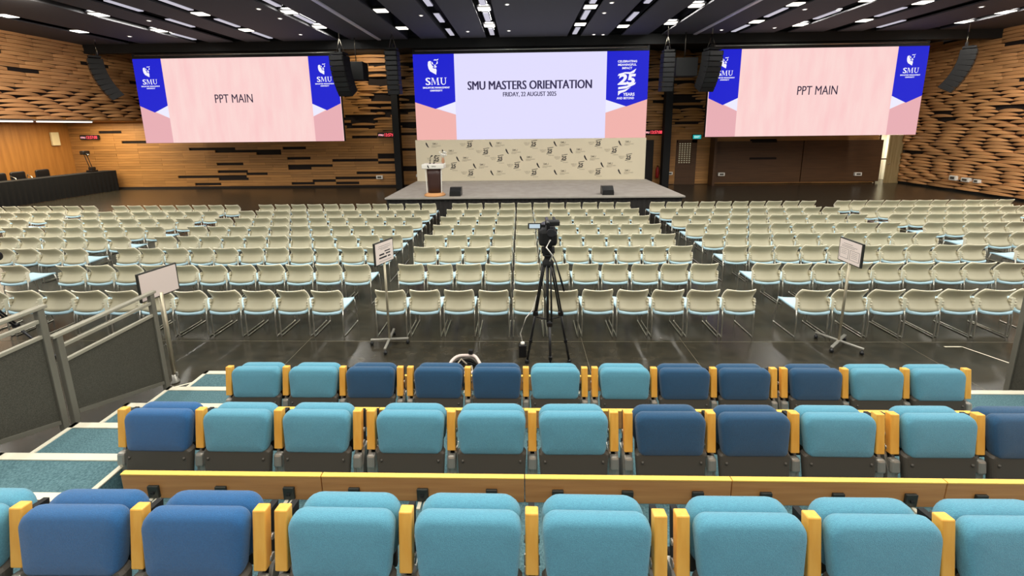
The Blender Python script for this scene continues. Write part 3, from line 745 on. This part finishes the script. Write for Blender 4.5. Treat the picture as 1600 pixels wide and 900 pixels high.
# ---------------------------------------------------------------- audience chairs on the flat floor
def backfn(u, v, off=0.0):
    """u across -1..1, v up 0..1: rear face of the shell"""
    z = .458+.332*v
    hw = .231*(1-.03*max(0, v-.75)/.25 - .08*max(0, .22-v)/.22)
    prof = .035-.26*max(0, v-.5)**1.15 - .22*max(0, .5-v)**1.3
    y = prof + .05*abs(u)**2.2*(.35+.65*v) + off
    z += -.006*(1-abs(u)**2)*(v**3) + -.018*(1-u*u)*(1-v)**3
    if v > .8: hw -= .014*((v-.8)/.2)**3
    return (u*hw, y, z)
def make_chair():
    r = empty('stacking_chair')
    mb = MB(); nu, nv, th = 10, 8, .019
    A = [[mb.bm.verts.new(backfn(-1+2*i/nu, j/nv)) for j in range(nv+1)] for i in range(nu+1)]
    B = [[mb.bm.verts.new(Vector(backfn(-1+2*i/nu, j/nv))+Vector((0, th, 0))) for j in range(nv+1)] for i in range(nu+1)]
    for i in range(nu):
        for j in range(nv):
            for G in (A, B):
                f = mb.bm.faces.new((G[i][j], G[i+1][j], G[i+1][j+1], G[i][j+1])); f.smooth = True
    bord = [(i, 0) for i in range(nu)]+[(nu, j) for j in range(nv)]+[(i, nv) for i in range(nu, 0, -1)]+[(0, j) for j in range(nv, 0, -1)]
    for a, b in zip(bord, bord[1:]+bord[:1]):
        f = mb.bm.faces.new((A[a[0]][a[1]], A[b[0]][b[1]], B[b[0]][b[1]], B[a[0]][a[1]])); f.material_index = 1
    me = mb.build('backrest', [M['chairback'], M['chairrim']], r)
    mb = MB()
    rings = []
    for y, hw, z, t_ in ((-.062, .17, .425, .03), (-.045, .212, .432, .046), (.03, .228, .438, .044), (.25, .236, .445, .034), (.4, .232, .45, .034), (.455, .225, .44, .034), (.478, .21, .425, .02)):
        ring = []
        for k in range(9):
            u = -1+2*k/8; ring.append((u*hw, y, z-.018*(1-u*u)+t_/2))
        for k in range(9):
            u = 1-2*k/8; ring.append((u*hw, y, z-.018*(1-u*u)-t_/2))
        rings.append(ring)
    mb.loft(rings); mb.build('seat', M['chairseat'], r)
    for s in (-1, 1):
        x = s*.234
        MB().tube([(x, .02, .44), (x, .0, .3), (x, -.005, .03), (x, .005, .012), (x, .03, .01), (x, .46, .01), (x, .485, .012), (x, .49, .03), (x, .46, .3), (x, .43, .43)], .0105, n=6)\
            .lathe(((.004, 0), (.0115, .002), (.0115, .022), (.004, .024)), c=(x, .005, .0), n=6).lathe(((.004, 0), (.0115, .002), (.0115, .022), (.004, .024)), c=(x, .485, .0), n=6).build('sled_leg', M['chrome'], r)
        mb = MB().box((x, .03, .53), (.013, .05, .19), bev=.004)
        for k in range(3): mb.box((x-s*.008, .02, .49+k*.045), (.028, .05, .011))
        mb.build('side_bracket', M['chairrim'], me)
    MB().tube([(-.234, .1, .42), (.234, .1, .42)], .009, n=6).tube([(-.234, .4, .425), (.234, .4, .425)], .009, n=6).build('cross_bar', M['darkchrome'], r)
    return r
proto = make_chair(); used_proto = False
ROWS_Y = (12.13, 11.205, 10.294, 9.385, 8.485, 7.585, 6.563, 5.448)    # first is the row by the stage
BLOCKS = (  # first centre, pitch, count, wording
    (-14.41, -.54, 8, 'in the table-side end block', 'its aisle'),
    (-9.54, -.547, 8, 'in second table-side block', 'its stage-side aisle'),
    (-3.02, -.539, 11, 'in inner block on table side', 'centre aisle'),
    (-2.03, .53, 11, 'in middle block', 'table side'),
    (4.37, .528, 10, 'in inner block on exit side', 'centre aisle'),
    (10.21, .501, 11, 'in outer block by open door', 'inner aisle'))
n_ch = 0
for bi, (x0, dx, cnt, wh, frm) in enumerate(BLOCKS):
    for ri, y in enumerate(ROWS_Y):
        for k in range(cnt):
            x = x0+dx*k+random.uniform(-.002, .002)
            yy = y+.05+random.uniform(-.012, .012)
            px, _ = project(x, yy, .75); h = 600*.24/ (yy)
            if px+h*1.1 < 0 or px-h*1.1 > 1600: continue
            if not used_proto: o = proto; used_proto = True
            else: o = copy_tree(proto)
            o.location = (x, yy, 0); o.rotation_euler = (0, 0, random.uniform(-.005, .005))
            tag(o, 'beige chair %s, %s row from stage, %s from %s' % (wh, ORD[ri], ORD[k], frm), 'chair', 'audience chairs on the hall floor')
            n_ch += 1
print('audience chairs', n_ch)

# ---------------------------------------------------------------- tip-up seats on the tiers
LEAN = R_(8.5)
def make_tip_seat(fabric, right_arm):
    """origin on the tier under the seat centre; +y is towards the stage; back faces the camera side"""
    r = empty('tip_up_seat')
    sh = math.tan(LEAN)
    def fn(yo, zc): return lambda a, b, c: (a, yo+c+(zc+b-.3)*sh, zc+b)
    bw, bh, zc = .495, .29, .455
    mb = MB(); cushion(mb, bw, bh, .075, .07, fn(0, zc), soft=.024, taper=.11, rb=.04); mb.build('backrest', fabric, r)
    mb = MB(); cushion(mb, bw-.01, bh, .085, .09, fn(.095, zc-.018), soft=.03, taper=.06); mb.build('seat_cushion', fabric, r)
    mb = MB()
    mb.loft([[(a, -.0+b+(z-.3)*sh, z) for a, b in rrect(wd, .06, .02, 3)] for wd, z in ((.44, .06), (.46, .12), (.47, .2), (.485, .315), (.46, .33))], smooth=False)
    for s in (-1, 1): mb.lathe(((.002, 0), (.008, .002), (.008, .02)), c=(s*.2, -.036, .26), n=8)
    mb.build('back_shell', M['shell'], r)
    MB().box((0, .16, .33), (.40, .03, .3), rot=Matrix.Rotation(-LEAN, 4, 'X'), bev=.01).build('seat_pan', M['shell'], r)
    for s in ((-1, 1) if right_arm else (-1,)):
        x = s*PITCH/2
        rot = Matrix.Rotation(-LEAN, 4, 'X')
        arm = MB().box((x, .045, .455), (.060, .046, .285), rot=rot, bev=.006).build('armrest', M['armwood'], r)
        stn = MB().box((x, .1, .36), (.03, .06, .36), rot=rot).box((x, .12, .15), (.035, .06, .30)).box((x, .14, .012), (.06, .24, .024)).build('stanchion', M['black'], r)
        mb = MB()
        for q in (-1, 1):
            mb.prism([(-.04, .04), (.05, .02), (.07, .12), (.05, .22), (.09, .30), (.03, .30), (-.02, .2)], .02, lambda a, b, c: (x+q*.025+c-.01, .02+a, b))
            mb.tube([(x+q*.02, .05, .34), (x+q*.036, .05, .34)], .018, n=8)
            mb.tube([(x+q*.02, .07, .43), (x+q*.036, .07, .43)], .014, n=8)
        mb.box((x, .0, .235), (.062, .05, .10), rot=rot, bev=.016).box((x, .015, .155), (.05, .05, .08), bev=.014)
        mb.build('hinge_bracket', M['castmetal'], stn)
    return r
PITCH = .572
FAB = {'t': M['turq'], 'n': M['navy'], 'd': M['dkblue']}
WORD = {'t': 'turquoise', 'n': 'blue', 'd': 'dark blue'}
SEATS = {}
def tip(kind, arm):
    k = (kind, arm)
    if k not in SEATS:
        SEATS[k] = make_tip_seat(FAB[kind], arm); return SEATS[k]
    return copy_tree(SEATS[k])
TIERS = (('front tier', 'ttd ddt tdd dtt', 3.36, .30, -2.92, .570),
         ('middle tier', 'ntt ttt ddt td', 2.41, .60, -2.96, .585),
         ('rear tier', 'tnn ttt ttt', 1.42, .90, -2.94, .575))
for tn, pat, y, z, xarm, pit in TIERS:
    idx = 0
    for ui, unit in enumerate(pat.split()):
        for j, c in enumerate(unit):
            ux = xarm + ui*(3*pit+.1) + j*pit + pit/2
            last = j == 2
            o = tip(c, last)
            o.location = (ux, y, z); o.rotation_euler = (0, 0, random.uniform(-.008, .008))
            s_ = pit/PITCH; o.scale = (s_, 1, 1)
            tag(o, '%s tip-up seat, %s, %s from the stairs by the blank sign' % (WORD[c], tn, ORD[idx]), 'tip-up seat', 'tip-up seats on the %s' % tn)
            idx += 1

# wooden boards along the tier edges
def edge_board(x0, x1, y, z, lab):
    t = empty('edge_board', ((x0+x1)/2, y, z))
    wd = x1-x0-.006
    mb = MB().box((0, 0, .09), (wd, .026, .17), bev=.003); mb.box((0, 0, .177), (wd, .03, .008), mi=1); mb.build('board', [M['boardwood'], M['boardedge']], t)
    for f in (.16, .5, .84):
        xx = -wd/2+wd*f
        mb = MB().box((xx, -.02, .062), (.07, .016, .085), bev=.004); mb.box((xx, -.03, .06), (.02, .008, .016), mi=1)
        br = mb.build('bracket', [M['bracket'], M['black']], t)
        MB().box((xx-.018, -.04, .008), (.022, .06, .014)).box((xx+.018, -.04, .008), (.022, .06, .014)).build('bracket_foot', M['nosing'], br)
    tag(t, lab, 'edge board', 'wooden boards along the tier edges')
BX = (-2.56, -1.27, .006, 1.272, 2.55, 3.83)
for nm, y, z in (('rear', 2.06, .895), ('middle', 3.0, .597), ('front', 3.885, .297)):
    for k in range(5):
        edge_board(BX[k], BX[k+1], y, z, 'oak edge board at foot of the %s tier, %s from the blank sign stairs' % (nm, ORD[k]))

# ---------------------------------------------------------------- guard rails
def rail(x, y0, y1, ztop, zb0, zb1, lab, nm='guard_rail'):
    """y0 near camera, y1 towards the stage; zb = floor heights at the ends"""
    t = empty(nm, (x, (y0+y1)/2, 0)); L = y1-y0; a, b = -L/2, L/2
    for yy, zb in ((a+.03, zb0), (b-.03, zb1)):
        MB().box((0, yy, ztop/2), (.05, .05, ztop), bev=.006).build('post', M['railmetal'], t)
    MB().box((0, 0, ztop), (.06, L+.04, .035), bev=.008).build('top_rail', M['railtop'], t)
    MB().box((0, 0, ztop-.12), (.035, L-.08, .035), bev=.005).build('middle_rail', M['railtop'], t)
    MB().box((0, 0, ztop-.27), (.035, L-.08, .035), bev=.005).build('lower_rail', M['railtop'], t)
    MB().prism([(a+.06, zb0+.08), (b-.06, zb1+.08), (b-.06, ztop-.28), (a+.06, ztop-.28)], .012, lambda p, q, c: (-.006+c, p, q)).build('infill_sheet', M['railmesh'], t)
    MB().prism([(a+.06, zb0+.05), (b-.06, zb1+.05), (b-.06, zb1+.09), (a+.06, zb0+.09)], .036, lambda p, q, c: (-.018+c, p, q)).build('bottom_rail', M['railmetal'], t)
    tag(t, lab, 'guard rail', 'grey stair guard rails')
rail(-4.38, 3.21, 4.19, 1.335, .44, .12, 'grey metal guard rail section beside the blank sign')
rail(-4.38, 2.2, 3.18, 1.65, .78, .44, 'grey metal guard rail section at the picture edge above the stairs')
rail(5.66, 3.1, 4.2, 1.4, .44, .05, 'dark grey guard rail beyond the far end seats')

# ---------------------------------------------------------------- sign stands
def sign_stand(x, y, z0, ztop, bl, bh, ang, face, lab, cross=None, pr_=.017, printed=None):
    t = empty('sign_stand', (x, y, z0))
    MB().tube([(0, 0, .07), (0, 0, ztop-z0-bh+.05)], pr_, n=12).build('pole', M['polemetal'], t)
    if cross:
        for q in (0, 1):
            a = cross+q*math.pi/2
            fb = MB().box((0, 0, .085+.01*q), (.56, .035, .022), rot=a, bev=.004).build('foot_bar', M['castmetal'], t)
            for s in (-1, 1):
                MB().lathe(((.004, 0), (.024, .008), (.026, .03), (.018, .05), (.008, .055), (.008, .085)), c=(s*.265*math.cos(a), s*.265*math.sin(a), 0), n=10).build('caster', M['blackgloss'], fb)
    else:
        MB().lathe(((.005, 0), (.045, .004), (.045, .02), (.03, .04), (.028, .12)), n=16).build('foot', M['castmetal'], t)
        MB().box((.03, 0, .12), (.03, .02, .05)).build('clamp', M['castmetal'], t)
    # board: along direction ang, face normal to its right side
    d = Vector((math.cos(ang), math.sin(ang), 0)); n = Vector((math.sin(ang), -math.cos(ang), 0))
    zc = ztop-z0-bh/2
    rot = Matrix((d, n, Vector((0, 0, 1)))).transposed().to_4x4()
    c0 = -n*.0
    MB().box(c0+Vector((0, 0, zc)), (bl, .03, bh), rot=rot, bev=.004).build('board_frame', M['bracket'], t)
    MB().box(c0+n*.015+Vector((0, 0, zc)), (bl-.03, .006, bh-.03), rot=rot).build('sheet', face, t)
    if printed:
        mb = MB()
        for (u0, u1, v0, v1) in printed:
            pts = [c0+n*.0192+d*(u*bl)+Vector((0, 0, zc+v*bh)) for u, v in ((u0, v0), (u1, v0), (u1, v1), (u0, v1))]
            mb.quad(pts)
        mb.build('printed_lines', M['inkgrey'] if False else M['ink'], t)
    tag(t, lab, 'sign stand', 'signs on wheeled pole stands' if cross else None)
ln = lambda v, u0=-.36, u1=.36, h=.012: (u0, u1, v, v+h)
P1 = [ln(.30, -.3, .33), ln(.22, -.32, .34), ln(.16, -.2, .2), ln(.02, .0, .3, .05), ln(-.1, -.28, -.02, .07), ln(-.1, .06, .3, .06), ln(-.24, -.3, .1, .07), ln(-.24, .16, .3, .06), ln(-.36, -.3, .34)]
def bx(u0, u1, v0, v1, t=.012): return [(u0, u1, v0, v0+t), (u0, u1, v1, v1+t), (u0, u0+t, v0, v1), (u1-t, u1, v0, v1)]
P2 = [ln(.30, -.3, .1), ln(.22, -.36, .3), ln(.16, -.36, .2)] + bx(-.42, -.04, -.32, .08) + bx(.02, .42, -.32, .08) + [ln(v, -.36, -.12, .01) for v in (0, -.07, -.14)] + [ln(v, .08, .34, .01) for v in (0, -.07, -.14, -.21)]
sign_stand(-2.0, 5.29, 0, 1.62, .36, .335, R_(64), M['paper'], 'printed notice on wheeled pole stand near the centre aisle', cross=R_(5), printed=P1)
sign_stand(4.60, 5.26, 0, 1.60, .38, .34, R_(-90), M['paper'], 'printed notice with two boxes on wheeled pole stand, exit side', cross=R_(36), printed=P2)
sign_stand(-4.50, 4.40, 0, 1.55, .43, .36, R_(77), M['pink_sign'], 'blank sign board on pole beside the stair guard rail', pr_=.026)

# ---------------------------------------------------------------- video cameras on tripods
def tripod(x, y, top, feet, lab, nm='tripod', pan=True):
    t = empty(nm, (x, y, 0))
    ap = Vector((0, 0, top-.1))
    MB().lathe(((.02, 0), (.07, .01), (.075, .06), (.05, .1), (.045, .14), (.07, .15), (.07, .17)), c=(0, 0, top-.16), n=16).build('crown', M['black'], t)
    for fx, fy in feet:
        g = Vector((fx, fy, .02)); d = (g-ap); side = Vector((-d.y, d.x, 0)).normalized()*.025
        st = ap+Vector((fx, fy, 0)).normalized()*.05
        mb = MB()
        m_ = st.lerp(g, .5)
        for s in (-1, 1): mb.tube([st+side*s, m_+side*s], .012, n=8)
        mb.tube([m_-d*.02, g], .016, n=8)
        mb.box(m_, (.07, .05, .06), bev=.01); mb.box(st.lerp(g, .78), (.045, .045, .05), bev=.008)
        mb.lathe(((.005, -.02), (.03, -.018), (.028, .02), (.012, .04)), c=g, n=10)
        mb.build('leg', M['blackgloss'], t)
    for fx, fy in feet:
        g = Vector((fx*.52, fy*.52, .72))
        MB().tube([(0, 0, .74), g], .008, n=6).build('spreader_arm', M['black'], t)
    MB().tube([(0, 0, .7), (0, 0, top-.12)], .014).build('centre_post', M['black'], t)
    if pan:
        MB().tube([(.04, .02, top+.02), (.1, -.05, top-.1), (.19, -.16, top-.42)], [.009, .009, .014]).build('pan_handle', M['blackgloss'], t)
    mb = MB().box((0, 0, top+.06), (.12, .13, .1), bev=.02); mb.tube([(-.08, 0, top+.06), (.08, 0, top+.06)], .045, n=12); mb.box((0, 0, top+.125), (.09, .16, .03), bev=.005)
    mb.build('fluid_head', M['black'], t)
    tag(t, lab, 'tripod')
    return t
def camcorder(x, y, z, lab, screen=True):
    c = empty('video_camera', (x, y, z)); c.scale = (1.3, 1.2, 1.12)
    MB().box((0, .02, .1), (.17, .3, .18), bev=.03).box((.05, -.08, .1), (.07, .12, .12), bev=.02).build('body', M['black'], c)
    MB().tube([(0, .15, .12), (0, .3, .12)], [.055, .062], n=16).build('lens_barrel', M['blackgloss'], c)
    MB().tube([(0, -.12, .26), (0, .14, .26)], .018).box((0, .12, .22), (.03, .03, .09)).box((0, -.1, .22), (.03, .03, .09)).build('handle', M['blackgloss'], c)
    MB().tube([(.02, -.14, .18), (.02, -.24, .2)], [.035, .04], n=12).build('viewfinder', M['blackgloss'], c)
    MB().tube([(.075, .0, .25), (.075, .2, .25)], .016).box((.06, -.02, .25), (.11, .09, .055), bev=.012).build('microphone', M['black'], c)
    MB().tube([(.02, -.16, .1), (-.02, -.17, .02), (.04, -.15, -.08), (.02, -.1, -.16)], .008).build('cable', M['white'], c)
    if screen:
        s = MB().box((-.125, -.09, .235), (.125, .014, .066), bev=.006).box((-.05, -.085, .235), (.05, .02, .03)).build('flip_screen', M['blackgloss'], c)
        MB().box((-.125, -.099, .235), (.1, .004, .044)).build('display', M['lcd'], s)
    tag(c, lab, 'video camera')
    return c
tx, ty = .33, 4.66
tripod(tx, ty, 1.62, ((-.27, .18), (.31, .18), (.02, -.30)), 'tall black video tripod standing before the middle chair block')
camcorder(tx-.01, ty, 1.757, 'black video camera with lit flip screen on the middle tripod')
t = empty('power_adapter', (.0, 5.0, 0))
MB().box((0, 0, .09), (.11, .08, .18), bev=.012).build('case', M['blackgloss'], t)
MB().lathe(((.005, .18), (.03, .182), (.028, .21), (.01, .22)), n=10).build('plug', M['white'], t)
MB().tube([(.0, 0, .2), (-.03, -.01, .35), (.05, -.03, .6), (.14, -.05, .72), (.2, -.08, .95)], .007, n=6).build('cable', M['white'], t)
tag(t, 'black power box with white cable at the tripod foot', 'power box')
tripod(-7.3, 4.6, 1.25, ((-.35, .3), (.55, .32), (.0, -.4)), 'black tripod partly outside the picture behind the guard rail')
camcorder(-7.3, 4.6, 1.396, 'black video camera on the tripod behind the guard rail', False)

# coil of cable on the hall floor beyond the front seats
t = empty('cable_coil', (-.76, 4.60, 0))
for k, (rr, zz, m_) in enumerate(((.2, .03, 'black'), (.205, .065, 'black'), (.195, .10, 'shell'), (.2, .135, 'pink_sign'))):
    pts = [(rr*math.cos(a)+.01*math.sin(3*a+k), rr*math.sin(a)+.01*math.cos(2*a+k), zz+.008*math.sin(5*a+k)) for a in [i*2*math.pi/36 for i in range(37)]]
    MB().tube(pts, .021, n=8, cap=False).build('strand', M[m_], t)
MB().tube([(.02, .02, .12), (-.06, .06, .17), (-.1, .0, .14), (-.03, -.08, .12), (.09, -.03, .13), (.13, -.18, .1)], .012, n=8).build('inner_loop', M['inkgrey'], t)
MB().box((.05, .2, .19), (.06, .05, .06), bev=.01).build('plug', M['black'], t)
tag(t, 'coil of black and pale cable on the floor beyond the front seats', 'cable coil')
# stray tape lines on the concrete
for segs, lab in (((((-4.44, 4.3), (-4.0, 4.55)),), 'short cream tape line on the floor between the guard rail and stairs'),
                  ((((6.1, 5.25), (6.35, 5.25)), ((6.35, 5.25), (6.55, 4.85)), ((6.55, 4.85), (6.62, 4.78))), 'bent cream tape line on the hall floor by the exit-side guard rail')):
    mb = MB()
    for p, q in segs:
        p, q = Vector((*p, .003)), Vector((*q, .003)); d_ = (q-p).cross(Vector((0, 0, 1))).normalized()*.012
        mb.quad([p-d_, q-d_, q+d_, p+d_])
    tag(mb.build('floor_tape', M['nosing']), lab, 'tape')
